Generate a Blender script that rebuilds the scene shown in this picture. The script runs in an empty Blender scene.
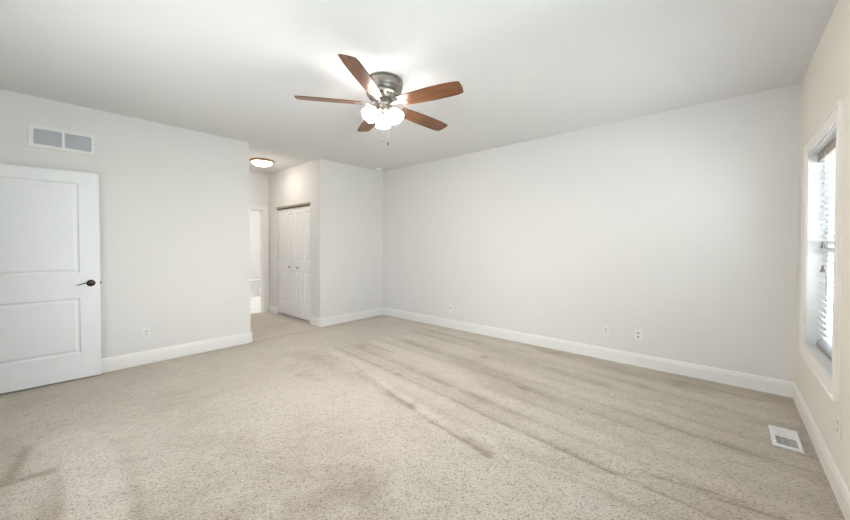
import bpy, bmesh, math, json
import numpy as np
from mathutils import Vector, Matrix
PI = math.pi
C = bpy.context.scene.collection
S = bpy.context.scene

# ------------------------------------------------------------------ camera
cam = bpy.data.objects.new('camera', bpy.data.cameras.new('camera')); C.objects.link(cam)
cam.data.sensor_width = 36.0
cam.data.lens = 340.57 * 36 / 850
cam.data.shift_y = -9.63 / 850
cam.data.clip_start = 0.02
cam.location = (0, 0, 1.3406)
cam.rotation_euler = (math.radians(90 - 0.946), 0, math.radians(41.54))
S.camera = cam

# ------------------------------------------------------------------ world, lights, exposure
w = bpy.data.worlds.new('world'); S.world = w; w.use_nodes = True
bg = w.node_tree.nodes['Background']
bg.inputs['Color'].default_value = (0.90, 0.95, 1.0, 1); bg.inputs['Strength'].default_value = 2.6

def area(name, loc, rot, sx, sy, power, col):
    l = bpy.data.lights.new(name, 'AREA'); l.shape = 'RECTANGLE'; l.size = sx; l.size_y = sy
    l.energy = power; l.color = col
    o = bpy.data.objects.new(name, l); C.objects.link(o); o.location = loc; o.rotation_euler = rot
    return o
DAY = (0.90, 0.96, 1.0)
# added fill light thrown up into the room, out of view (openings of window_2 and window_3)
area('fill_light_side', (0.50, 0.77, 1.30), (0, PI/2+0.35, 0), 1.40, 0.90, 20, (0.72, 0.90, 1.0))
area('fill_light_rear', (-2.2, -0.55, 1.30), (-PI/2-0.7, 0, PI), 2.2, 1.40, 8, (0.92, 0.96, 1.0))
# daylight outside the window with the blind
area('daylight_blind', (0.95, 3.43, 1.60), (0, PI/2, 0), 1.6, 1.2, 32, DAY)

vs = S.view_settings
vs.view_transform = 'Standard'; vs.look = 'None'; vs.exposure = 0.68; vs.gamma = 1.0; vs.use_curve_mapping = False
FAN_GLOW, BULB_GLOW, HALL_GLOW, BATH_FILL_GLOW = 22.0, 1000.0, 17.0, 120.0
WARM = (1.0, 0.97, 0.92)
HALL_WARM = (1.0, 0.91, 0.80)
BULB_WARM = (1.0, 0.89, 0.73)

# ------------------------------------------------------------------ helpers
def mat(name, col, rough=0.6, metal=0.0, bump=0.0, bscale=200.0, var=0.0, vscale=8.0, emit=None, estr=0.0, spec=None):
    m = bpy.data.materials.new(name); m.use_nodes = True
    nt = m.node_tree; b = nt.nodes['Principled BSDF']
    b.inputs['Base Color'].default_value = (*col, 1); b.inputs['Roughness'].default_value = rough
    b.inputs['Metallic'].default_value = metal
    if spec is not None: b.inputs['Specular IOR Level'].default_value = spec
    tc = nt.nodes.new('ShaderNodeTexCoord')
    if var:
        n = nt.nodes.new('ShaderNodeTexNoise'); n.inputs['Scale'].default_value = vscale; n.inputs['Detail'].default_value = 4
        r = nt.nodes.new('ShaderNodeValToRGB')
        r.color_ramp.elements[0].position = 0.3; r.color_ramp.elements[1].position = 0.7
        r.color_ramp.elements[0].color = (*[c * (1 - var) for c in col], 1)
        r.color_ramp.elements[1].color = (*[min(1, c * (1 + var)) for c in col], 1)
        nt.links.new(tc.outputs['Object'], n.inputs['Vector']); nt.links.new(n.outputs['Fac'], r.inputs['Fac'])
        nt.links.new(r.outputs['Color'], b.inputs['Base Color'])
    if bump:
        n = nt.nodes.new('ShaderNodeTexNoise'); n.inputs['Scale'].default_value = bscale; n.inputs['Detail'].default_value = 3
        bp = nt.nodes.new('ShaderNodeBump'); bp.inputs['Strength'].default_value = bump; bp.inputs['Distance'].default_value = 0.002
        nt.links.new(tc.outputs['Object'], n.inputs['Vector']); nt.links.new(n.outputs['Fac'], bp.inputs['Height'])
        nt.links.new(bp.outputs['Normal'], b.inputs['Normal'])
    if emit:
        b.inputs['Emission Color'].default_value = (*emit, 1); b.inputs['Emission Strength'].default_value = estr
    return m

def box(bm, x0, x1, y0, y1, z0, z1, bev=0.0, seg=2, M=None):
    vs_ = [bm.verts.new(v) for v in ((x0,y0,z0),(x1,y0,z0),(x1,y1,z0),(x0,y1,z0),(x0,y0,z1),(x1,y0,z1),(x1,y1,z1),(x0,y1,z1))]
    fs = [bm.faces.new([vs_[i] for i in f]) for f in ((3,2,1,0),(4,5,6,7),(0,1,5,4),(1,2,6,5),(2,3,7,6),(3,0,4,7))]
    geo = vs_
    if bev:
        es = list({e for f in fs for e in f.edges})
        r = bmesh.ops.bevel(bm, geom=es, offset=bev, segments=seg, affect='EDGES', profile=0.6)
        geo = list({v for f in r['faces'] for v in f.verts} | {v for v in vs_ if v.is_valid})
    if M is not None: bmesh.ops.transform(bm, matrix=M, verts=geo)
    return bm
def nb(): return bmesh.new()
def B(*a, **k): return box(nb(), *a, **k)

def lathe(bm, prof, n=40, M=None):
    rings = []
    for r, z in prof:
        if r < 1e-6: rings.append([bm.verts.new((0, 0, z))])
        else: rings.append([bm.verts.new((r*math.cos(2*PI*i/n), r*math.sin(2*PI*i/n), z)) for i in range(n)])
    for a, b in zip(rings, rings[1:]):
        for i in range(n):
            j = (i+1) % n
            if len(a) == 1 and len(b) == 1: continue
            if len(a) == 1: bm.faces.new((a[0], b[i], b[j]))
            elif len(b) == 1: bm.faces.new((a[i], a[j], b[0]))
            else: bm.faces.new((a[i], a[j], b[j], b[i]))
    vs_ = [v for r in rings for v in r]
    if M is not None: bmesh.ops.transform(bm, matrix=M, verts=vs_)
    return bm

def tube(bm, pts, rad, n=10, cap=True):
    pts = [Vector(p) for p in pts]; rings = []
    rads = rad if isinstance(rad, (list, tuple)) else [rad]*len(pts)
    up = Vector((0, 0, 1))
    for i, p in enumerate(pts):
        d = (pts[min(i+1, len(pts)-1)] - pts[max(i-1, 0)]).normalized()
        a = d.cross(up)
        if a.length < 1e-3: a = d.cross(Vector((1, 0, 0)))
        a.normalize(); b = d.cross(a)
        rings.append([bm.verts.new(p + rads[i]*(a*math.cos(2*PI*k/n) + b*math.sin(2*PI*k/n))) for k in range(n)])
    for a, b in zip(rings, rings[1:]):
        for k in range(n): bm.faces.new((a[k], a[(k+1) % n], b[(k+1) % n], b[k]))
    if cap: bm.faces.new(rings[0][::-1]); bm.faces.new(rings[-1])
    return bm

def prism(bm, outline, z0, z1, M=None):
    lo = [bm.verts.new((x, y, z0)) for x, y in outline]; hi = [bm.verts.new((x, y, z1)) for x, y in outline]
    bm.faces.new(lo[::-1]); bm.faces.new(hi); n = len(lo)
    for i in range(n): bm.faces.new((lo[i], lo[(i+1) % n], hi[(i+1) % n], hi[i]))
    if M is not None: bmesh.ops.transform(bm, matrix=M, verts=lo+hi)
    return bm

def ring_frame(bm, a0, a1, b0, b1, prof, put):
    """mitred frame: prof = closed list of (offset outwards from the inner rectangle, height); put(a, b, h) -> xyz"""
    R = []
    for o, h in prof:
        R.append([bm.verts.new(put(a, b, h)) for a, b in ((a0-o, b0-o), (a1+o, b0-o), (a1+o, b1+o), (a0-o, b1+o))])
    k = len(R)
    for i in range(k):
        p, q = R[i], R[(i+1) % k]
        for j in range(4): bm.faces.new((p[j], p[(j+1) % 4], q[(j+1) % 4], q[j]))
    return bm

def obj(name, bm, m, parent=None, smooth=False, loc=None, rot=None, label=None):
    bmesh.ops.recalc_face_normals(bm, faces=bm.faces)
    me = bpy.data.meshes.new(name); bm.to_mesh(me); bm.free()
    me.materials.append(m)
    if smooth:
        me.polygons.foreach_set('use_smooth', [True]*len(me.polygons))
        me.set_sharp_from_angle(angle=math.radians(38))
    o = bpy.data.objects.new(name, me); C.objects.link(o)
    if parent is not None: o.parent = parent
    if loc is not None: o.location = loc
    if rot is not None: o.rotation_euler = rot
    if label: o['label'] = label
    return o
def tag(o, label, cat, group=None, kind=None):
    o['label'] = label; o['category'] = cat
    if group: o['group'] = group
    if kind: o['kind'] = kind
    return o
def thing(name, label, cat, loc=(0,0,0), rot=(0,0,0), group=None, kind=None):
    o = bpy.data.objects.new(name, None); C.objects.link(o); o.location = loc; o.rotation_euler = rot
    o.empty_display_size = 0.1
    return tag(o, label, cat, group, kind)
def struct(name, bm, m, label, cat, parent=None):
    o = obj(name, bm, m, parent); return tag(o, label, cat, kind='structure')

# ------------------------------------------------------------------ materials
M_wall = mat('wall_paint', (0.81, 0.80, 0.79), 0.75, bump=0.10, bscale=260)
M_wall_warm_cast = mat('wall_warm_light_cast', (0.85, 0.795, 0.72), 0.75, bump=0.10, bscale=260)  # wall paint with the warm light of the window side put into its colour
M_ceil = mat('ceiling_paint', (0.83, 0.825, 0.82), 0.9, bump=0.15, bscale=180)
M_trim = mat('white_trim_paint', (0.90, 0.895, 0.885), 0.4)
M_trim_warm_cast = mat('trim_warm_light_cast', (0.89, 0.85, 0.80), 0.42)  # white trim tinted for the warm light on the right side
M_door = mat('white_door_paint', (0.91, 0.925, 0.95), 0.38, bump=0.05, bscale=60)
M_plate = mat('white_plastic', (0.86, 0.855, 0.84), 0.35)
M_dark = mat('dark_slot', (0.05, 0.045, 0.04), 0.6)
M_bronze = mat('dark_bronze', (0.035, 0.022, 0.020), 0.28, 0.7)
M_nickel = mat('brushed_nickel', (0.30, 0.28, 0.25), 0.36, 0.9, var=0.08, vscale=30)
M_jamb = mat('window_jamb_paint', (0.78, 0.78, 0.77), 0.45)
M_tan = mat('tan_blind_rail', (0.36, 0.31, 0.275), 0.55)
M_slat = mat('white_blind_slat', (0.60, 0.615, 0.645), 0.45)
M_grille = mat('grey_grille', (0.72, 0.75, 0.79), 0.5)
M_vent = mat('white_metal', (0.86, 0.86, 0.86), 0.4)
M_ring = mat('bronze_ring', (0.50, 0.33, 0.20), 0.35, 0.8)
M_porc = mat('porcelain', (0.85, 0.85, 0.84), 0.12)
M_vinyl = mat('pale_vinyl', (0.78, 0.77, 0.75), 0.35, var=0.06, vscale=4)
M_track = mat('tan_track_metal', (0.45, 0.38, 0.27), 0.4, 0.5)
M_lawn = mat('lawn', (0.20, 0.26, 0.12), 0.9, var=0.25, vscale=3)
M_fan_shade = mat('frosted_shade', (0.95, 0.93, 0.90), 0.4, emit=WARM, estr=FAN_GLOW)
M_bulb = mat('lamp_bulb', (0.95, 0.93, 0.90), 0.4, emit=BULB_WARM, estr=BULB_GLOW)
M_hall_shade = mat('hall_dome_glass', (0.95, 0.93, 0.90), 0.4, emit=HALL_WARM, estr=HALL_GLOW)
M_bath_fill = mat('bath_fill_dome', (0.95, 0.93, 0.90), 0.4, emit=(1, .97, .93), estr=BATH_FILL_GLOW)
M_glass = mat('window_glass', (1, 1, 1), 0.0); M_glass.node_tree.nodes['Principled BSDF'].inputs['Transmission Weight'].default_value = 1.0
M_glass.node_tree.nodes['Principled BSDF'].inputs['IOR'].default_value = 1.02

def wood():
    m = bpy.data.materials.new('walnut_blade'); m.use_nodes = True; nt = m.node_tree; b = nt.nodes['Principled BSDF']
    tc = nt.nodes.new('ShaderNodeTexCoord'); mp = nt.nodes.new('ShaderNodeMapping'); mp.inputs['Scale'].default_value = (2.5, 34, 10)
    n = nt.nodes.new('ShaderNodeTexNoise'); n.inputs['Scale'].default_value = 1.6; n.inputs['Detail'].default_value = 6; n.inputs['Distortion'].default_value = 0.6
    r = nt.nodes.new('ShaderNodeValToRGB'); e = r.color_ramp.elements
    e[0].position = 0.30; e[0].color = (0.085, 0.030, 0.012, 1); e[1].position = 0.72; e[1].color = (0.25, 0.105, 0.045, 1)
    nt.links.new(tc.outputs['Object'], mp.inputs['Vector']); nt.links.new(mp.outputs['Vector'], n.inputs['Vector'])
    nt.links.new(n.outputs['Fac'], r.inputs['Fac']); nt.links.new(r.outputs['Color'], b.inputs['Base Color'])
    b.inputs['Roughness'].default_value = 0.35
    return m
M_wood = wood()

def carpet():
    m = bpy.data.materials.new('beige_carpet'); m.use_nodes = True; nt = m.node_tree; b = nt.nodes['Principled BSDF']
    L = nt.links.new
    tc = nt.nodes.new('ShaderNodeTexCoord')
    v = nt.nodes.new('ShaderNodeTexVoronoi'); v.inputs['Scale'].default_value = 95; v.inputs['Randomness'].default_value = 1
    n1 = nt.nodes.new('ShaderNodeTexNoise'); n1.inputs['Scale'].default_value = 150; n1.inputs['Detail'].default_value = 4
    n2 = nt.nodes.new('ShaderNodeTexNoise'); n2.inputs['Scale'].default_value = 28; n2.inputs['Detail'].default_value = 5; n2.inputs['Roughness'].default_value = 0.7
    for q in (v, n1, n2): L(tc.outputs['Object'], q.inputs['Vector'])
    at = nt.nodes.new('ShaderNodeAttribute'); at.attribute_name = 'pile_and_dimming'; at.attribute_type = 'GEOMETRY'
    # flecked yarn: every tuft its own shade, a few dark ones
    r = nt.nodes.new('ShaderNodeValToRGB'); e = r.color_ramp.elements
    e[0].position = 0.0; e[0].color = (0.13, 0.105, 0.08, 1); e[1].position = 1.0; e[1].color = (0.55, 0.51, 0.46, 1)
    k = e.new(0.16); k.color = (0.26, 0.23, 0.19, 1)
    k = e.new(0.30); k.color = (0.42, 0.386, 0.343, 1)
    v2 = nt.nodes.new('ShaderNodeTexVoronoi'); v2.inputs['Scale'].default_value = 165; L(tc.outputs['Object'], v2.inputs['Vector'])
    sp = nt.nodes.new('ShaderNodeSeparateColor'); L(v2.outputs['Color'], sp.inputs['Color'])
    ad = nt.nodes.new('ShaderNodeMath'); ad.operation = 'MULTIPLY_ADD'; ad.inputs[1].default_value = 0.9
    sb = nt.nodes.new('ShaderNodeMath'); sb.operation = 'SUBTRACT'; sb.inputs[1].default_value = 0.42
    L(n2.outputs['Fac'], sb.inputs[0]); L(sb.outputs[0], ad.inputs[0]); L(sp.outputs['Red'], ad.inputs[2])
    L(ad.outputs[0], r.inputs['Fac'])
    # lay of the pile and the painted dimming: multiply the yarn colour
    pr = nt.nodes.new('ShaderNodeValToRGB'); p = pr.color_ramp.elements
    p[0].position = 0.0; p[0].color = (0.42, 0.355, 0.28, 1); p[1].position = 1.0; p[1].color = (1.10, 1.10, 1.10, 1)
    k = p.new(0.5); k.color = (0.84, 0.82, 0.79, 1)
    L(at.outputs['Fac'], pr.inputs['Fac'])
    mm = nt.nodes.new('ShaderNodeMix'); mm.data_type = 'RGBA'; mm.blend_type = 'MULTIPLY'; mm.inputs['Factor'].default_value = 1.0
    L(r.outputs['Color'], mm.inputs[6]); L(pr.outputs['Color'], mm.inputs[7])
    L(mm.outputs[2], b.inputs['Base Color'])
    b.inputs['Roughness'].default_value = 0.95; b.inputs['Sheen Weight'].default_value = 0.95; b.inputs['Sheen Tint'].default_value = (1.0, 0.92, 0.82, 1); b.inputs['Sheen Roughness'].default_value = 0.5; b.inputs['Specular IOR Level'].default_value = 0.05
    bp = nt.nodes.new('ShaderNodeBump'); bp.inputs['Strength'].default_value = 0.5; bp.inputs['Distance'].default_value = 0.008
    hs = nt.nodes.new('ShaderNodeMath'); hs.operation = 'SUBTRACT'; L(n1.outputs['Fac'], hs.inputs[0]); L(v.outputs['Distance'], hs.inputs[1])
    L(hs.outputs[0], bp.inputs['Height']); L(bp.outputs['Normal'], b.inputs['Normal'])
    return m
M_carpet = carpet()

# ------------------------------------------------------------------ the room
H = 2.74
XL, YC, XB, YB, D, W, XH, YR = -4.901, 1.905, -4.965, 3.023, 4.375, 0.463, -6.83, -0.52
T = 0.13
# carpet: a fine grid carrying the lay of the pile (vacuum lanes, dents, footprints) and painted dimming
STROKES = json.loads('[[[[-3.01,-0.17],[-3.01,-0.09],[-2.98,0.03]],0.019,-1.9],[[[-3.72,-0.2],[-3.29,-0.13],[-2.94,-0.15]],0.09,-0.28],[[[-3.45,-0.07],[-3.16,-0.12],[-3.01,-0.15]],0.03,-0.5],[[[-2.99,0.03],[-2.71,0.01],[-2.47,-0.0]],0.05,-0.45],[[[-2.84,0.05],[-2.41,0.05]],0.022,-0.4],[[[-3.28,0.19],[-2.7,0.17],[-2.3,0.15]],0.18,0.35],[[[-3.11,0.34],[-2.63,0.34],[-2.12,0.3]],0.045,-0.3],[[[-3.37,2.37],[-2.47,2.14],[-1.73,1.96],[-1.14,1.88]],0.018,-0.6],[[[-2.89,2.2],[-2.31,2.06],[-1.93,2.02]],0.043,-0.55],[[[-2.31,2.18],[-1.57,2.06],[-1.15,1.9]],0.045,-0.35],[[[-3.77,2.43],[-2.84,2.25],[-1.77,2.05],[-1.2,2.03]],0.057,0.4],[[[-3.98,2.13],[-3.32,2.14],[-2.85,2.09]],0.128,-0.25],[[[-3.66,2.82],[-2.78,2.71],[-1.97,2.58],[-1.17,2.42]],0.08,-0.35],[[[-3.65,3.01],[-2.46,2.86],[-1.5,2.7],[-0.95,2.65]],0.082,0.35],[[[-3.43,3.34],[-2.67,3.29],[-1.73,3.12],[-1.16,2.98]],0.097,-0.4],[[[-3.47,3.58],[-2.39,3.54],[-1.39,3.32],[-0.81,3.19]],0.096,0.3],[[[-3.4,3.95],[-2.48,3.92],[-1.56,3.71],[-0.9,3.56]],0.118,-0.35],[[[-3.19,4.31],[-2.04,4.19],[-0.98,3.89]],0.121,0.25],[[[-2.19,3.46],[-1.68,3.47],[-1.18,3.28]],0.129,-0.3],[[[-1.96,4.03],[-1.2,3.94],[-0.61,3.78]],0.101,-0.25],[[[-1.75,2.77],[-1.32,2.73],[-1.0,2.57]],0.154,-0.3],[[[-1.84,2.27],[-1.21,2.19],[-0.78,2.18]],0.069,0.2],[[[-3.27,1.75],[-3.02,1.81]],0.04,-0.35],[[[-3.23,1.83],[-3.18,1.84]],0.02,-0.6],[[[-1.16,1.88],[-1.11,1.87]],0.018,-1.0],[[[-2.55,2.44],[-2.51,2.43]],0.026,-0.7],[[[-2.17,2.59],[-2.13,2.59]],0.024,-0.7],[[[-1.96,2.04],[-1.92,2.03]],0.027,-0.7],[[[-2.16,3.5],[-2.13,3.52]],0.045,-0.8],[[[-3.66,2.82],[-3.58,2.82]],0.04,-0.5],[[[-1.07,1.93],[-0.73,2.03],[-0.33,2.07]],0.012,0.45],[[[-0.37,2.35],[-0.01,2.35],[0.24,2.4]],0.009,-0.6],[[[0.03,2.83],[0.29,2.84]],0.024,-0.35],[[[-0.59,2.15],[-0.27,2.35],[0.07,2.42]],0.015,-0.35],[[[-0.47,3.62],[-0.03,3.53],[0.23,3.58]],0.063,-0.3],[[[-0.81,3.19],[-0.24,3.05],[0.17,3.03]],0.068,-0.25],[[[0.1,3.86],[0.39,3.97]],0.047,-0.3],[[[-0.33,4.1],[0.1,4.12],[0.42,4.22]],0.111,-0.35],[[[-1.77,4.2],[-0.84,4.1],[-0.17,3.96]],0.08,-0.35]]')
def value_noise(x, y, seed):
    rng = np.random.RandomState(seed); g = rng.rand(64, 64)
    xi = np.floor(x).astype(int); yi = np.floor(y).astype(int); fx = x-xi; fy = y-yi
    fx = fx*fx*(3-2*fx); fy = fy*fy*(3-2*fy)
    a = g[xi % 64, yi % 64]; b = g[(xi+1) % 64, yi % 64]; c = g[xi % 64, (yi+1) % 64]; d = g[(xi+1) % 64, (yi+1) % 64]
    return (a*(1-fx)+b*fx)*(1-fy) + (c*(1-fx)+d*fx)*fy - 0.5
def carpet_mesh(x0, x1, y0, y1, st):
    xs = np.linspace(x0, x1, int((x1-x0)/st)+1); ys = np.linspace(y0, y1, int((y1-y0)/st)+1)
    X, Y = np.meshgrid(xs, ys, indexing='ij'); nx, ny = X.shape
    P = np.zeros_like(X)
    u = X*math.cos(-0.1)+Y*math.sin(-0.1); v = -X*math.sin(-0.1)+Y*math.cos(-0.1)
    P += 0.55*value_noise(X*1.1+3, Y*1.1+7, 1) + 0.40*value_noise(X*2.7, Y*2.7, 2) + 0.30*value_noise(X*7, Y*7, 3) + 0.22*value_noise(X*17, Y*17, 6)
    # each vacuum pass: pale in the middle of the pass, a sharp dark edge where the next one overlaps it
    vv = v + 0.035*value_noise(u*0.8, v*0.7, 11) + 0.02*value_noise(u*2.5, v*3, 12)
    ph = vv/0.215; cell = np.floor(ph); fr = ph-cell
    rr = np.random.RandomState(5).rand(200)[(cell.astype(int) % 200)]
    saw = (0.5-np.abs(fr-0.62)*1.0) - 0.85*np.exp(-(fr/0.13)**2) - 0.5*np.exp(-((1-fr)/0.06)**2) + 0.5*(rr-0.5)
    fade = np.clip(0.75+1.6*value_noise(u*0.8+31, v*2.3, 13), 0, 1.3)
    P += 0.85*saw*fade*np.clip((v-1.75)/0.4, 0, 1)*np.clip((u+4.3)/0.7, 0, 1)*np.clip((0.9-u)/1.6, 0, 1)
    lanes = 0.7*value_noise(u*0.7+9, v*6.0+2, 4) + 0.5*value_noise(u*1.3, v*15, 5)
    P += lanes*np.clip((v-1.7)/0.5, 0, 1)*np.clip((u+4.4)/0.6, 0, 1)*np.clip((0.6-u)/1.0, 0.3, 1)
    # painted dimming of the over-lit foreground; darker pile along the walls
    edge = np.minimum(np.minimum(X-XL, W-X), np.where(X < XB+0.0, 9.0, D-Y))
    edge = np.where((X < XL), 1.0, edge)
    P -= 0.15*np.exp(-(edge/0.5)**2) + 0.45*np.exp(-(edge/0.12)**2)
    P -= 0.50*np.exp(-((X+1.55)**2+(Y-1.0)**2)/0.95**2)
    for pts, wd, s in STROKES:
        best = np.full_like(X, 1e9)
        for (ax, ay), (bx, by) in zip(pts, pts[1:]):
            dx, dy = bx-ax, by-ay; t = np.clip(((X-ax)*dx+(Y-ay)*dy)/(dx*dx+dy*dy+1e-9), 0, 1)
            best = np.minimum(best, np.hypot(X-ax-t*dx, Y-ay-t*dy))
        wob = 1+0.9*value_noise(X*9+abs(s)*11, Y*9, 8)
        P += 1.6*s*np.exp(-(best/max(wd, 0.012))**2)*np.clip(wob, 0.2, 1.6)
    P = np.clip(0.66+0.62*P, 0, 1)
    Z = 0.004*value_noise(X*20, Y*20, 9) + 0.003*(P-0.62)-0.002
    co = np.stack([X, Y, Z], -1).reshape(-1, 3)
    idx = np.arange(nx*ny).reshape(nx, ny)
    f = np.stack([idx[:-1, :-1], idx[1:, :-1], idx[1:, 1:], idx[:-1, 1:]], -1).reshape(-1, 4)
    me = bpy.data.meshes.new('floor')
    me.from_pydata(co.tolist(), [], f.tolist())
    a = me.attributes.new('pile_and_dimming', 'FLOAT', 'POINT'); a.data.foreach_set('value', P.reshape(-1).astype(np.float32))
    me.polygons.foreach_set('use_smooth', [True]*len(me.polygons))
    me.materials.append(M_carpet)
    return me
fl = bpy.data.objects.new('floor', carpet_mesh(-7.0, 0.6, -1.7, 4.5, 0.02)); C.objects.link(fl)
tag(fl, 'beige carpet floor with vacuum lanes and dents', 'floor', kind='structure')

struct('ceiling', B(-10.2, 0.65, -1.75, 4.55, H, H+0.1), M_ceil, 'flat white ceiling above the room', 'ceiling')
struct('wall_left', B(XL-T, XL, YR, YC, -0.02, H), M_wall, 'left wall behind the open door, pale paint', 'wall')
struct('wall_hall', B(XH-T, XL-T, YC-T, YC, -0.02, H), M_wall, 'near side wall of the short hall, seen edge on', 'wall')
struct('wall_back', B(XH-T, W+T, D, D+T, -0.02, H), M_wall, 'long blank back wall with outlets', 'wall')
struct('wall_alcove', B(XB-T, XB, YB+T, D, -0.02, H), M_wall, 'white end of the closet block beside the back wall', 'wall')
# closet front with the bifold opening
CX0, CX1, CZ = -6.50, -5.27, 2.055
b = nb(); box(b, XH-T, CX0, YB, YB+T, -0.02, H); box(b, CX1, XB, YB, YB+T, -0.02, H); box(b, CX0, CX1, YB, YB+T, CZ, H)
struct('wall_closet', b, M_wall, 'hall wall with the bifold closet opening', 'wall')
# hall end wall with the bathroom doorway
BY0, BY1, BZ = 2.16, 2.925, 2.025
b = nb(); box(b, XH-T, XH, YC, BY0, -0.02, H); box(b, XH-T, XH, BY1, D, -0.02, H); box(b, XH-T, XH, BY0, BY1, BZ, H)
struct('wall_bathroom_doorway', b, M_wall, 'hall end wall around the bathroom doorway', 'wall')
# window wall: the seen window and an added one
def wall_holes_x(x0, x1, y0, y1, holes):
    b = nb(); y = y0
    for (a, c, z0, z1) in holes:
        box(b, x0, x1, y, a, -0.02, H); box(b, x0, x1, a, c, -0.02, z0); box(b, x0, x1, a, c, z1, H); y = c
    box(b, x0, x1, y, y1, -0.02, H); return b
WY0, WY1, WZ0, WZ1 = 2.93, 3.895, 0.57, 2.03
struct('wall_right', wall_holes_x(W, W+T, YR-T, D, [(0.30, 1.24, WZ0, WZ1), (WY0, WY1, WZ0, WZ1)]), M_wall_warm_cast, 'window wall on the right, warm light cast in its colour', 'wall')
# rear wall: entry doorway and an added window (behind the camera)
DX0, DX1, DZ = -4.86, -4.02, 2.08
b = nb()
box(b, XL-T, DX0, YR-T, YR, -0.02, H); box(b, DX0, DX1, YR-T, YR, DZ, H); box(b, DX1, -3.3, YR-T, YR, -0.02, H)
box(b, -3.3, -1.1, YR-T, YR, -0.02, WZ0); box(b, -3.3, -1.1, YR-T, YR, WZ1, H); box(b, -1.1, W, YR-T, YR, -0.02, H)
struct('wall_rear', b, M_wall, 'rear wall behind the camera with entry doorway and added window', 'wall')
b = nb(); box(b, -5.2, -5.07, -1.7, YR-T, -0.02, H); box(b, -5.07, -3.7, -1.7, -1.57, -0.02, H); box(b, -3.7, -3.57, -1.7, YR-T, -0.02, H)
struct('wall_entry', b, M_wall, 'walls of the entry passage outside the doorway', 'wall')
# bathroom shell
b = nb(); box(b, -10.1, -9.97, 1.4, 4.5, -0.02, H); box(b, -9.97, XH-T, 1.4, 1.53, -0.02, H); box(b, -9.97, XH-T, 4.37, 4.5, -0.02, H)
struct('wall_bathroom', b, mat('bathroom_paint', (0.82, 0.81, 0.79), 0.7), 'white bathroom walls seen through the doorway', 'wall')
struct('floor_bathroom', B(-9.97, XH-0.06, 1.53, 4.37, -0.02, 0.004), M_vinyl, 'pale vinyl floor in the bathroom', 'floor')

# baseboards: profile swept along straight runs
def baseboard(bm, p, q, nrm, h=0.135, t=0.016):
    p = Vector((*p, 0)); q = Vector((*q, 0)); n = Vector((*nrm, 0))
    prof = [(0, -0.01), (t, -0.01), (t, h-0.035), (t*0.8, h-0.028), (t*0.75, h-0.014), (t*0.3, h), (0, h)]
    a = [bm.verts.new(p+n*d+Vector((0, 0, z))) for d, z in prof]; c = [bm.verts.new(q+n*d+Vector((0, 0, z))) for d, z in prof]
    k = len(prof)
    for i in range(k): bm.faces.new((a[i], a[(i+1) % k], c[(i+1) % k], c[i]))
    bm.faces.new(a); bm.faces.new(c[::-1]); return bm
tt = 0.016
struct('baseboard_left', baseboard(nb(), (XL, YR), (XL, YC+tt), (1, 0), 0.142), M_trim, 'white baseboard along the left wall', 'baseboard')
struct('baseboard_hall', baseboard(nb(), (XH, YC), (XL, YC), (0, 1), 0.142), M_trim, 'baseboard along the near hall wall', 'baseboard')
struct('baseboard_back', baseboard(nb(), (XB, D), (W, D), (0, -1)), M_trim, 'long white baseboard along the back wall', 'baseboard')
struct('baseboard_alcove', baseboard(nb(), (XB, YB-tt), (XB, D), (1, 0)), M_trim, 'white baseboard on the closet block end', 'baseboard')
b = baseboard(nb(), (CX1, YB), (XB, YB), (0, -1)); baseboard(b, (XH, YB), (CX0, YB), (0, -1))
struct('baseboard_closet', b, M_trim, 'short white baseboards either side of the bifold doors', 'baseboard')
struct('baseboard_right', baseboard(nb(), (W, YR), (W, D), (-1, 0)), M_trim_warm_cast, 'baseboard under the window wall, warm light cast in its colour', 'baseboard')
struct('baseboard_rear', baseboard(nb(), (DX1+0.08, YR), (W, YR), (0, 1)), M_trim, 'baseboard along the rear wall', 'baseboard')
b = baseboard(nb(), (-9.97, 1.53), (-9.97, 4.37), (1, 0), 0.10); baseboard(b, (-9.97, 4.37), (XH-T, 4.37), (0, -1), 0.10)
struct('baseboard_bathroom', b, M_trim, 'white baseboard in the bathroom', 'baseboard')

# bathroom door casing and jamb
b = nb(); cw = 0.075
for X_, s in ((XH, 1), (XH-T, -1)):
    xa, xb = sorted((X_, X_+s*0.016))
    box(b, xa, xb, BY1, BY1+cw, 0, BZ+cw, 0.003); box(b, xa, xb, BY0-cw, BY0, 0, BZ+cw, 0.003); box(b, xa, xb, BY0, BY1, BZ, BZ+cw, 0.003)
box(b, XH-T-0.002, XH+0.004, BY1-0.018, BY1+0.002, 0, BZ); box(b, XH-T-0.002, XH+0.004, BY0-0.002, BY0+0.018, 0, BZ); box(b, XH-T-0.002, XH+0.004, BY0, BY1, BZ-0.018, BZ+0.002)
struct('trim_1', b, M_trim, 'white casing around the bathroom doorway', 'door casing')
# entry door casing (behind the camera)
b = nb(); box(b, DX1, DX1+cw, YR, YR+0.016, 0, DZ+cw); box(b, XL+0.001, DX1, YR, YR+0.016, DZ, DZ+cw)
struct('trim_2', b, M_trim, 'white casing around the entry doorway', 'door casing')
# closet header track
b = nb(); box(b, CX0-0.012, CX1+0.006, YB-0.010, YB+0.05, CZ-0.030, CZ+0.003, 0.002)
struct('trim_3', b, M_track, 'tan header track above the bifold closet doors', 'header track')

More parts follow.
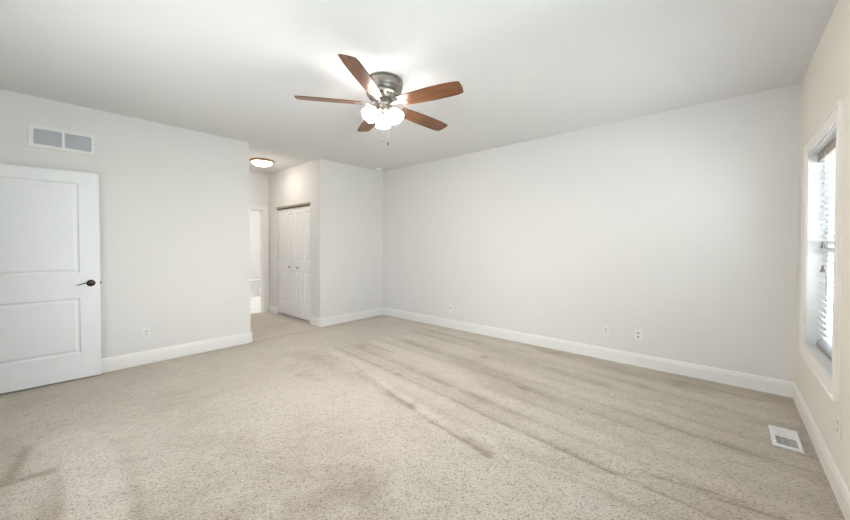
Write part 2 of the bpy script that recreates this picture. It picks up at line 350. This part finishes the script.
# ------------------------------------------------------------------ panelled door faces
def panel_face(bm, x0, x1, z0, z1, y, dep, mould, arch=0.0, flip=1):
    """sunken panel with sloped moulding and raised field on plane y; +flip points out towards -y"""
    def ring(inset, yy):
        a, c, e, f = x0+inset, x1-inset, z0+inset, z1-inset
        n = 8; top = []
        for i in range(n+1):
            t = i/n; top.append((c+(a-c)*t, f + (arch*(math.sin(PI*t) - 0) if arch else 0)))
        return [bm.verts.new((px, yy, pz)) for px, pz in [(a, e), (c, e)] + top]
    rs = [ring(0, y), ring(mould*0.35, y+flip*dep), ring(mould*0.75, y+flip*dep), ring(mould*1.25, y+flip*dep*0.25)]
    for p, q in zip(rs, rs[1:]):
        n = len(p)
        for i in range(n): bm.faces.new((p[i], p[(i+1) % n], q[(i+1) % n], q[i]))
    bm.faces.new(rs[-1]); return bm
def door_slab(bm, x0, x1, z0, z1, y0, y1, cuts, dep, mould, arch=0.0):
    """slab with front at y0 and back at y1; cuts = list of panel (x0,x1,z0,z1), one column, bottom to top"""
    px0, px1 = cuts[0][0], cuts[0][1]
    box(bm, x0, px0, y0, y1, z0, z1); box(bm, px1, x1, y0, y1, z0, z1)
    z = z0
    for c in cuts:
        box(bm, px0, px1, y0, y1, z, c[2]); z = c[3]
    box(bm, px0, px1, y0, y1, z, z1)
    for i, c in enumerate(cuts):
        panel_face(bm, *c, y0, dep, mould, 0.0, 1); panel_face(bm, *c, y1, dep, mould, 0.0, -1)
    return bm

# open entry door against the left wall: local x runs from hinge to latch, local -y faces the room
DW, DT = 0.91, 0.036
ang = math.radians(90-2.8)
latch = Vector((-4.790, 0.400, 0))
hinge = latch - DW*Vector((math.cos(ang), math.sin(ang), 0))
d1 = thing('door_1', 'white two panel door standing open against the left wall', 'door', hinge, (0, 0, ang), kind='structure')
# local -y = to the right of the local x axis = +x world: faces the room
pl0, pl1 = 0.14, DW-0.145
obj('door_leaf', door_slab(nb(), 0, DW, 0.014, 2.060, 0, DT, [(pl0, pl1, 0.262, 0.812), (pl0, pl1, 1.060, 1.950)], 0.011, 0.032), M_door, d1)
h = obj('door_handle', lathe(nb(), [(0, -0.006), (0.033, -0.006), (0.034, 0), (0.031, 0.006), (0.022, 0.010), (0.013, 0.013), (0.011, 0.045), (0.0, 0.047)], 32, Matrix.Translation((DW-0.068, 0, 0.955)) @ Matrix.Rotation(PI/2, 4, 'X')), M_bronze, d1, True, label='dark bronze lever handle')
pts = []
for i in range(13):
    t = i/12; pts.append((DW-0.068-0.105*t+0.004, -0.040-0.004*math.sin(PI*t), 0.955+0.007*math.sin(PI*1.5*t)-0.004*t))
obj('lever', tube(nb(), pts, [0.0085]+[0.0065-0.003*i/12 for i in range(12)], 10), M_bronze, h, True)
b = nb(); box(b, DW, DW+0.0015, 0.006, 0.030, 0.925, 0.985); box(b, DW, DW+0.010, 0.011, 0.025, 0.945, 0.965, 0.003)
obj('latch', b, M_bronze, d1, label='dark latch plate in the door edge')
for z in (0.25, 1.05, 1.85):
    obj('hinge', tube(nb(), [(-0.006, DT+0.004, z-0.05), (-0.006, DT+0.004, z+0.05)], 0.006, 10), M_bronze, d1, True)

# bifold closet doors: four leaves in two folding pairs
knobprof = [(0.009, 0), (0.007, 0.010), (0.012, 0.016), (0.0155, 0.022), (0.014, 0.028), (0, 0.030)]
M_knob = mat('knob_metal', (0.10, 0.085, 0.07), 0.35, 0.7)
cm = (CX0+CX1)/2; lw = (CX1-CX0-0.016)/4
for i, (xx, lab) in enumerate(((CX0+0.006, 'left pair of white bifold closet leaves, nearest the bathroom'), (cm+0.002, 'right pair of white bifold closet leaves, nearest the room'))):
    dd = thing('door_%d' % (i+2), lab, 'closet door', (xx, YB+0.030, 0.030), kind='structure')
    for k in range(2):
        a = k*(lw+0.001)
        lf = obj('door_leaf', door_slab(nb(), a, a+lw-0.001, 0.0, CZ-0.076, 0, 0.030,
              [(a+0.060, a+lw-0.060, 0.235, 0.83), (a+0.060, a+lw-0.060, 1.02, 1.885)], 0.013, 0.034), M_trim, dd)
        if k != i:
            obj('knob', lathe(nb(), knobprof, 20, Matrix.Translation((a+lw/2, 0, 0.90)) @ Matrix.Rotation(PI/2, 4, 'X')), M_knob, lf, True, label='small dark round knob')

# ------------------------------------------------------------------ window with casing
def window(n, y0, y1, label):
    r = thing('window_%d' % n, label, 'window', (W, (y0+y1)/2, WZ0), kind='structure')
    hw = (y1-y0)/2; hh = WZ1-WZ0; c = 0.085
    b = ring_frame(nb(), -hw, hw, 0, hh, [(-0.003, 0), (-0.003, 0.012), (0.001, 0.015), (0.010, 0.015), (0.013, 0.018), (c-0.018, 0.018), (c-0.013, 0.024), (c-0.003, 0.024), (c, 0.020), (c, 0)], lambda y, z, h: (-h, y, z))
    obj('window_casing', b, M_trim_warm_cast, r)
    b = nb(); t = 0.012
    box(b, -0.004, T, -hw, -hw+t, 0, hh); box(b, -0.004, T, hw-t, hw, 0, hh); box(b, -0.004, T, -hw+t, hw-t, hh-t, hh)
    obj('window_jamb', b, M_jamb, r)
    obj('window_sill', B(-0.006, T, -hw+t, hw-t, 0, t, 0.002), M_jamb, r)
    b = nb(); x0, x1 = T-0.034, T-0.006; f = 0.035
    box(b, x0, x1, -hw+t, -hw+t+f, t, hh-t); box(b, x0, x1, hw-t-f, hw-t, t, hh-t); box(b, x0+.001, x1-.001, -hw+t+f, hw-t-f, hh-t-f, hh-t); box(b, x0+.001, x1-.001, -hw+t+f, hw-t-f, t, t+f); box(b, x0-0.006, x1-.002, -hw+t+f, hw-t-f, hh/2-0.02, hh/2+0.02)
    fr = obj('window_frame', b, M_vent, r)
    obj('pane', B(T-0.020, T-0.017, -hw+t, hw-t, t, hh-t), M_glass, fr)
    return r
window(1, WY0, WY1, 'tall white cased window in the right wall with a blind')
window(2, 0.30, 1.24, 'unseen window added to the right wall, beside the camera')  # unseen window added to let fill light in
# unseen rear window, added as an opening for fill light
r = thing('window_3', 'wide unseen window added to the rear wall behind the camera', 'window', (-2.2, YR, WZ0), kind='structure')
b = ring_frame(nb(), -1.1, 1.1, 0, 1.46, [(0, 0), (0, 0.016), (0.085, 0.016), (0.085, 0)], lambda x, z, h: (x, h, z))
obj('window_casing', b, M_trim, r)  # casing of the added rear window
b = nb()
for (xa, xb, za, zb) in ((-1.1, -1.06, 0, 1.46), (1.06, 1.1, 0, 1.46), (-1.06, 1.06, 1.42, 1.46), (-1.06, 1.06, 0, 0.04), (-0.02, 0.02, 0.04, 1.42)):
    box(b, xa, xb, -0.12, -0.08, za, zb)
fr = obj('window_frame', b, M_vent, r)
obj('pane', B(-1.06, 1.06, -0.102, -0.098, 0.04, 1.42), M_glass, fr)
struct('ground_outside', B(0.62, 40, -20, 30, -0.6, -0.5), M_lawn, 'lawn outside the window', 'ground')

# horizontal blind inside window 1
bl = thing('window_blind', 'white slatted horizontal blind in the window with tan rails', 'blind', (0.545, (WY0+WY1)/2, WZ0+0.012))
hw = (WY1-WY0)/2-0.016; hh = WZ1-WZ0-0.024
obj('headrail', B(-0.040, 0.022, -hw, hw, hh-0.062, hh-0.001, 0.003), M_tan, bl, label='tan headrail valance')
obj('bottom_rail', B(-0.030, 0.020, -hw, hw, 0.001, 0.024, 0.003), M_tan, bl, label='tan bottom rail')
def slat_bm():
    b = nb(); n = 6; rows = []
    for i in range(n+1):
        s = -0.025+0.05*i/n; zc = 0.004*(1-(s/0.025)**2)
        rows.append([b.verts.new((s, y, zc)) for y in (-hw, hw)] + [b.verts.new((s, y, zc-0.0026)) for y in (-hw, hw)])
    for p, q in zip(rows, rows[1:]):
        b.faces.new((p[0], q[0], q[1], p[1])); b.faces.new((p[2], p[3], q[3], q[2])); b.faces.new((p[0], p[2], q[2], q[0])); b.faces.new((p[1], q[1], q[3], p[3]))
    for p in (rows[0], rows[-1]): b.faces.new((p[0], p[1], p[3], p[2]))
    return b
s0 = obj('slat', slat_bm(), M_slat, bl, True)
zs = [0.028+0.0045*k for k in range(4)] + [0.075+0.0435*k for k in range(31)]
zs = [z for z in zs if z < hh-0.075]
for k, z in enumerate(zs):
    s = s0 if k == 0 else s0.copy()
    if k: C.objects.link(s); s.parent = bl
    s.location = (-0.003, 0, z); s.rotation_euler = (0, math.radians(0 if k < 4 else 33), 0)
for yy in (-0.30, 0.30):
    obj('ladder_cord', tube(nb(), [(-0.030, yy, 0.02), (-0.030, yy, hh-0.06)], 0.0012, 6), M_slat, bl)
M_tassel = mat('tassel_brown', (0.22, 0.18, 0.16), 0.5)
for yy, zt in ((0.185, 0.765), (0.170, 0.600)):
    cd = obj('lift_cord', tube(nb(), [(-0.046, yy, zt), (-0.044, yy, hh-0.04)], 0.0013, 6), M_slat, bl)
    obj('tassel', lathe(nb(), [(0, 0.03), (0.005, 0.029), (0.007, 0.012), (0.013, -0.010), (0.013, -0.016), (0, -0.016)], 16, Matrix.Translation((-0.046, yy, zt-0.014))), M_tassel, cd, True, label='brown cord tassel')

# ------------------------------------------------------------------ ceiling fan
FX, FY = -2.204, 1.964
n = Vector((0.012, 0.046, 1)).normalized()
q = Vector((0, 0, 1)).rotation_difference(n)
fan = thing('ceiling_fan', 'five blade walnut ceiling fan with nickel motor and three lit frosted shades', 'ceiling fan', (FX, FY, H))
fan.rotation_mode = 'QUATERNION'; fan.rotation_quaternion = q
obj('motor_housing', lathe(nb(), [(0, 0.004), (0.150, 0.004), (0.152, -0.004), (0.152, -0.018), (0.146, -0.021), (0.146, -0.026), (0.155, -0.029), (0.158, -0.050), (0.157, -0.068), (0.152, -0.074), (0.150, -0.078), (0.152, -0.082), (0.147, -0.102), (0.136, -0.115), (0.130, -0.118), (0, -0.118)], 64), M_nickel, fan, True)
for i in range(6):
    a = 2*PI*i/6; obj('canopy_screw', lathe(nb(), [(0, 0.003), (0.004, 0.0025), (0.005, 0)], 10, Matrix.Rotation(a, 4, 'Z') @ Matrix.Translation((0.152, 0, -0.011)) @ Matrix.Rotation(PI/2, 4, 'Y')), M_dark, fan)
mr = obj('vented_ring', lathe(nb(), [(0.0, -0.114), (0.140, -0.114), (0.146, -0.122), (0.146, -0.130), (0.138, -0.138), (0.078, -0.154), (0.068, -0.158), (0, -0.158)], 64), M_nickel, fan, True)
sl = None
for i in range(10):
    a = 2*PI*(i+0.5)/10
    o = obj('vent_slot', B(0.098, 0.128, -0.024, 0.024, -0.1515, -0.138), M_dark, mr) if sl is None else sl.copy()
    if sl is not None: C.objects.link(o); o.parent = mr
    sl = o; o.rotation_euler = (0, 0, a)
obj('switch_housing', lathe(nb(), [(0, -0.152), (0.064, -0.156), (0.068, -0.166), (0.068, -0.192), (0.060, -0.202), (0.052, -0.206), (0.052, -0.232), (0.048, -0.238), (0, -0.238)], 48), M_nickel, fan, True)
obj('light_fitter', lathe(nb(), [(0, -0.232), (0.047, -0.234), (0.058, -0.242), (0.060, -0.262), (0.052, -0.280), (0.031, -0.292), (0.014, -0.296), (0.010, -0.308), (0, -0.310)], 48), M_nickel, fan, True)
# blades
def blade_outline():
    pts = [(0.165, -0.052), (0.20, -0.059), (0.32, -0.068), (0.46, -0.074), (0.60, -0.074), (0.66, -0.070), (0.693, -0.064), (0.701, -0.056), (0.713, -0.005), (0.712, 0.045), (0.706, 0.058), (0.69, 0.063), (0.60, 0.071), (0.46, 0.073), (0.32, 0.067), (0.20, 0.058), (0.165, 0.051)]
    return pts
PH = 5.224; ZB = -0.205; PITCH = math.radians(-13)
bm_b = prism(nb(), [(x*1.027, -y*1.03) for x, y in blade_outline()][::-1], -0.003, 0.003)
bmesh.ops.bevel(bm_b, geom=[e for e in bm_b.edges if abs(e.verts[0].co.z-e.verts[1].co.z) < 1e-6], offset=0.0015, segments=1, affect='EDGES')
bl0 = obj('fan_blade', bm_b, M_wood, fan)
b = nb()
# bracket under the blade root: arm, oval boss and two fingers
prism(b, [(0.045, -0.017), (0.10, -0.013), (0.15, -0.016), (0.185, -0.034), (0.215, -0.040), (0.238, -0.030), (0.225, -0.010), (0.245, 0.0), (0.225, 0.010), (0.238, 0.030), (0.215, 0.040), (0.185, 0.034), (0.15, 0.016), (0.10, 0.013), (0.045, 0.017)], -0.0075, -0.0035)
ir0 = obj('blade_bracket', b, M_nickel, bl0, label='brushed nickel blade bracket')
b = nb(); lathe(b, [(0, -0.016), (0.012, -0.015), (0.019, -0.010), (0.020, -0.0075)], 24, Matrix.Diagonal((1.5, 1, 1, 1)))
bmesh.ops.translate(b, verts=b.verts, vec=(0.140, 0, 0)); os0 = obj('bracket_boss', b, M_nickel, ir0, True)
os0.parent = bl0
b = nb()
for sx, sy in ((0.218, -0.026), (0.218, 0.026), (0.232, 0)): lathe(b, [(0, -0.0100), (0.004, -0.0095), (0.005, -0.0075)], 10, Matrix.Translation((sx, sy, 0)))
sc0 = obj('bracket_screws', b, M_nickel, bl0, True)
for k in range(5):
    if k == 0: bb = bl0
    else:
        bb = bl0.copy(); C.objects.link(bb); bb.parent = fan
        for ch in (ir0, os0, sc0):
            c = ch.copy(); C.objects.link(c); c.parent = bb
    bb.location = (0, 0, ZB)
    bb.rotation_euler = (PITCH, 0, PH - k*2*PI/5)
# hub that carries the brackets
obj('flywheel', lathe(nb(), [(0, ZB+0.020), (0.060, ZB+0.020), (0.072, ZB+0.012), (0.072, ZB-0.006), (0.064, ZB-0.010), (0, ZB-0.010)], 40), M_nickel, fan, True)
# three lamp arms and shades
for k in range(3):
    a = math.radians(137 + 120*k)
    R_ = Matrix.Rotation(a, 4, 'Z')
    tilt = math.radians(38)
    arm = nb(); tube(arm, [R_ @ Vector(p) for p in ((0.040, 0, -0.254), (0.060, 0, -0.252), (0.074, 0, -0.257))], 0.011, 12)
    base = R_ @ Matrix.Translation((0.070, 0, -0.253)) @ Matrix.Rotation(-tilt, 4, 'Y')
    lathe(arm, [(0, 0.010), (0.020, 0.008), (0.026, -0.002), (0.027, -0.022), (0.022, -0.026)], 24, base)
    ao = obj('lamp_arm', arm, M_nickel, fan, True)
    prof = [(0.022, -0.018), (0.030, -0.024), (0.042, -0.036), (0.054, -0.056), (0.062, -0.080), (0.0655, -0.104), (0.0650, -0.112), (0.0615, -0.110), (0.0585, -0.082), (0.050, -0.058), (0.038, -0.040), (0.020, -0.026)]
    sh = obj('lamp_shade', lathe(nb(), prof, 36, base), M_fan_shade, fan, True, label='lit frosted glass bell shade')
    obj('bulb', lathe(nb(), [(0, -0.098), (0.014, -0.096), (0.026, -0.080), (0.028, -0.068), (0.020, -0.048), (0.012, -0.036), (0.012, -0.022)], 20, base), M_bulb, sh, True)
for x, y, z in ((0.012, -0.008, -0.505), (0.042, 0.034, -0.530)):
    pc = obj('pull_chain', tube(nb(), [(x*0.6, y*0.6, -0.27), (x, y, -0.315), (x, y, z)], 0.0005, 6), M_plate, fan)
    obj('chain_fob', lathe(nb(), [(0, 0.012), (0.0035, 0.010), (0.006, -0.010), (0.005, -0.020), (0, -0.022)], 12, Matrix.Translation((x, y, z))), M_knob, pc, True)

# ------------------------------------------------------------------ hall ceiling light, added bathroom lamp, smoke detector
def flush_light(name, label, loc, r, shade, ring):
    t = thing(name, label, 'ceiling light', loc)
    obj('light_ring', lathe(nb(), [(0, 0.003), (r*0.92, 0.003), (r, -0.004), (r*1.0, -0.020), (r*0.93, -0.034), (r*0.86, -0.036), (r*0.84, -0.028)], 56), ring, t, True)
    pr = [(r*0.86, -0.028)] + [(r*0.86*math.cos(i*PI/20), -0.030-0.062*math.sin(i*PI/20)) for i in range(1, 10)] + [(0, -0.092)]
    obj('glass_dome', lathe(nb(), pr, 56), shade, t, True)
    return t
flush_light('flush_ceiling_light', 'round bronze ringed ceiling light glowing over the hall', (-5.80, 2.46, H), 0.185, M_hall_shade, M_ring)
flush_light('flush_ceiling_light', 'unseen lamp added to light the bathroom beyond the doorway', (-8.4, 2.9, H), 0.17, M_bath_fill, M_ring)  # out of view, added to brighten the bathroom
sd = thing('smoke_detector', 'small round white smoke detector on the ceiling by the far corner', 'smoke detector', (-4.79, 4.12, H))
obj('detector_body', lathe(nb(), [(0, 0.002), (0.070, 0.002), (0.072, -0.006), (0.066, -0.010), (0.064, -0.032), (0.052, -0.044), (0, -0.047)], 40), M_plate, sd, True)
obj('detector_base', lathe(nb(), [(0.06, 0.003), (0.078, 0.003), (0.078, -0.008), (0.06, -0.009)], 40), M_plate, sd, True)

# ------------------------------------------------------------------ vents
# wall return grille, local x along the wall (+y world), local -y out of the wall
va = thing('wall_vent', 'white framed return air vent with two grey grilles above the open door', 'air vent', (XL, 0.160, 2.368), (0, 0, PI/2))
vw, vh = 0.228, 0.090
b = nb()
ring_frame(b, -0.192, 0.198, -0.0735, 0.0735, [(0, 0), (0, 0.010), (0.002, 0.012), (vw-0.2, 0.012), (vw-0.195, 0.009), (vw-0.195, 0)], lambda x, z, h: (x, -h, z))
box(b, -0.008, 0.010, -0.0115, 0.0, -0.0735, 0.0735)
obj('vent_frame', b, M_vent, va)
for xa, xb in ((-0.191, -0.007), (0.009, 0.197)):
    b = nb(); box(b, xa, xb, -0.002, 0.0, -0.074, 0.074)
    for i in range(14):
        z = -0.067+0.0103*i
        box(b, xa, xb, -0.0095, -0.0085, -0.0058, 0.0058, M=Matrix.Translation((0, 0, z)) @ Matrix.Translation((0, -0.006, 0)) @ Matrix.Rotation(math.radians(-38), 4, 'X') @ Matrix.Translation((0, 0.009, 0)))
    obj('vent_grille', b, M_grille, va, label='grey louvred grille')
# floor register
fr_ = thing('floor_register', 'white metal floor register in the carpet near the window wall', 'floor vent', (0.317, 3.395, 0.004))
b = nb(); hx, hy = 0.073, 0.162
ring_frame(b, -hx+0.022, hx-0.022, -hy+0.022, hy-0.022, [(0, -0.004), (0, 0.006), (0.002, 0.008), (0.017, 0.008), (0.022, 0.004), (0.022, -0.004)], lambda x, y, h: (x, y, h))
box(b, -hx+0.022, hx-0.022, hy-0.052, hy-0.022, 0, 0.0075); box(b, -hx+0.022, hx-0.022, -0.002, 0.004, 0, 0.007)
obj('register_frame', b, M_vent, fr_)
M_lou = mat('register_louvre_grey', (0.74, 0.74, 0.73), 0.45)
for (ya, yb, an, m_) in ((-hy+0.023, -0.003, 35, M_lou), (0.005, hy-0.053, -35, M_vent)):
    b = nb(); nn = int((yb-ya)/0.009)
    for i in range(nn):
        y = ya+(i+0.5)*(yb-ya)/nn
        box(b, -hx+0.022, hx-0.022, -0.0005, 0.0005, -0.0045, 0.0045, M=Matrix.Translation((0, y, 0.003)) @ Matrix.Rotation(math.radians(an), 4, 'X'))
    for x in (-0.018, 0.018): box(b, x-0.001, x+0.001, ya, yb, 0, 0.0068)
    obj('register_louvre', b, m_, fr_)
# ------------------------------------------------------------------ outlets: local x to the right, local -y out of the wall
def plate(t, w=0.072, h=0.116, m=None):
    obj('cover_plate', B(-w/2, w/2, -0.006, 0.001, -h/2, h/2, 0.003, 2), m or M_plate, t)
def duplex(label, loc, rz, m=None):
    t = thing('wall_outlet', label, 'outlet', loc, (0, 0, rz)); plate(t, m=m)
    for z in (-0.020, 0.020):
        rc = obj('receptacle', B(-0.016, 0.016, -0.0085, -0.004, z-0.014, z+0.014, 0.0035, 3), m or M_plate, t)
        b = nb(); box(b, -0.0080, -0.0048, -0.0090, -0.008, z-0.003, z+0.008); box(b, 0.0048, 0.0080, -0.0090, -0.008, z-0.004, z+0.009); box(b, -0.0025, 0.0025, -0.0090, -0.008, z-0.010, z-0.005)
        obj('slot', b, M_dark, rc)
    obj('plate_screw', lathe(nb(), [(0, 0.0075), (0.0025, 0.007), (0.003, 0.005)], 12, Matrix.Rotation(PI/2, 4, 'X')), M_nickel, t)
    return t
duplex('white duplex outlet on the left wall near the open door', (XL, 0.782, 0.348), PI/2)
duplex('white duplex outlet low on the back wall, left of the two hole jack plate', (-1.048, D, 0.339), 0)
duplex('faint white duplex outlet on the end of the closet block', (XB, 3.548, 0.348), PI/2)
duplex('warm tinted outlet below the window on the right wall', (W, 2.818, 0.372), -PI/2, M_trim_warm_cast)
t = thing('jack_plate', 'white jack plate with two dark holes on the back wall', 'jack plate', (-0.722, D, 0.345), (0, 0, 0)); plate(t)
for z in (-0.022, 0.020):
    obj('jack', B(-0.007, 0.007, -0.0075, -0.005, z-0.008, z+0.008, 0.001), M_dark, t, label='dark square jack')
t = thing('cable_plate', 'small cable plate at the far end of the back wall', 'cable plate', (-3.318, D, 0.322), (0, 0, 0)); plate(t)
jk = obj('coaxial_jack', lathe(nb(), [(0.010, 0.004), (0.010, 0.009), (0.006, 0.010), (0.006, 0.020), (0, 0.020)], 16, Matrix.Rotation(PI/2, 4, 'X')), M_nickel, t, True, label='metal coaxial jack')

# ------------------------------------------------------------------ toilet in the bathroom, side on, bowl towards the doorway side
to = thing('toilet', 'white toilet beyond the bathroom doorway', 'toilet', (-9.15, 3.47, 0.004), (0, 0, math.radians(90)))
def ell(bm, rings, n=36):
    R = []
    for z, cx, rx, ry in rings:
        R.append([bm.verts.new((cx + rx*math.cos(2*PI*i/n)*(1.0), ry*math.sin(2*PI*i/n), z)) for i in range(n)])
    for a, b in zip(R, R[1:]):
        for i in range(n): bm.faces.new((a[i], a[(i+1) % n], b[(i+1) % n], b[i]))
    bm.faces.new(R[0][::-1]); bm.faces.new(R[-1]); return bm
obj('bowl', ell(nb(), [(0, 0.05, 0.25, 0.11), (0.04, 0.05, 0.245, 0.105), (0.16, 0.06, 0.215, 0.10), (0.26, 0.09, 0.235, 0.135), (0.34, 0.10, 0.275, 0.175), (0.385, 0.10, 0.285, 0.185), (0.395, 0.10, 0.28, 0.18)]), M_porc, to, True)
obj('seat', ell(nb(), [(0.402, 0.09, 0.285, 0.187), (0.406, 0.09, 0.29, 0.19), (0.418, 0.09, 0.29, 0.19), (0.420, 0.09, 0.285, 0.187)]), M_porc, to, True)
obj('seat_lid', ell(nb(), [(0.426, 0.08, 0.285, 0.187), (0.430, 0.08, 0.29, 0.19), (0.440, 0.08, 0.288, 0.188), (0.446, 0.08, 0.26, 0.165)]), M_porc, to, True)
obj('tank', B(-0.40, -0.19, -0.22, 0.22, 0.40, 0.74, 0.02, 3), M_porc, to)
obj('tank_lid', B(-0.41, -0.18, -0.23, 0.23, 0.742, 0.775, 0.01, 2), M_porc, to)
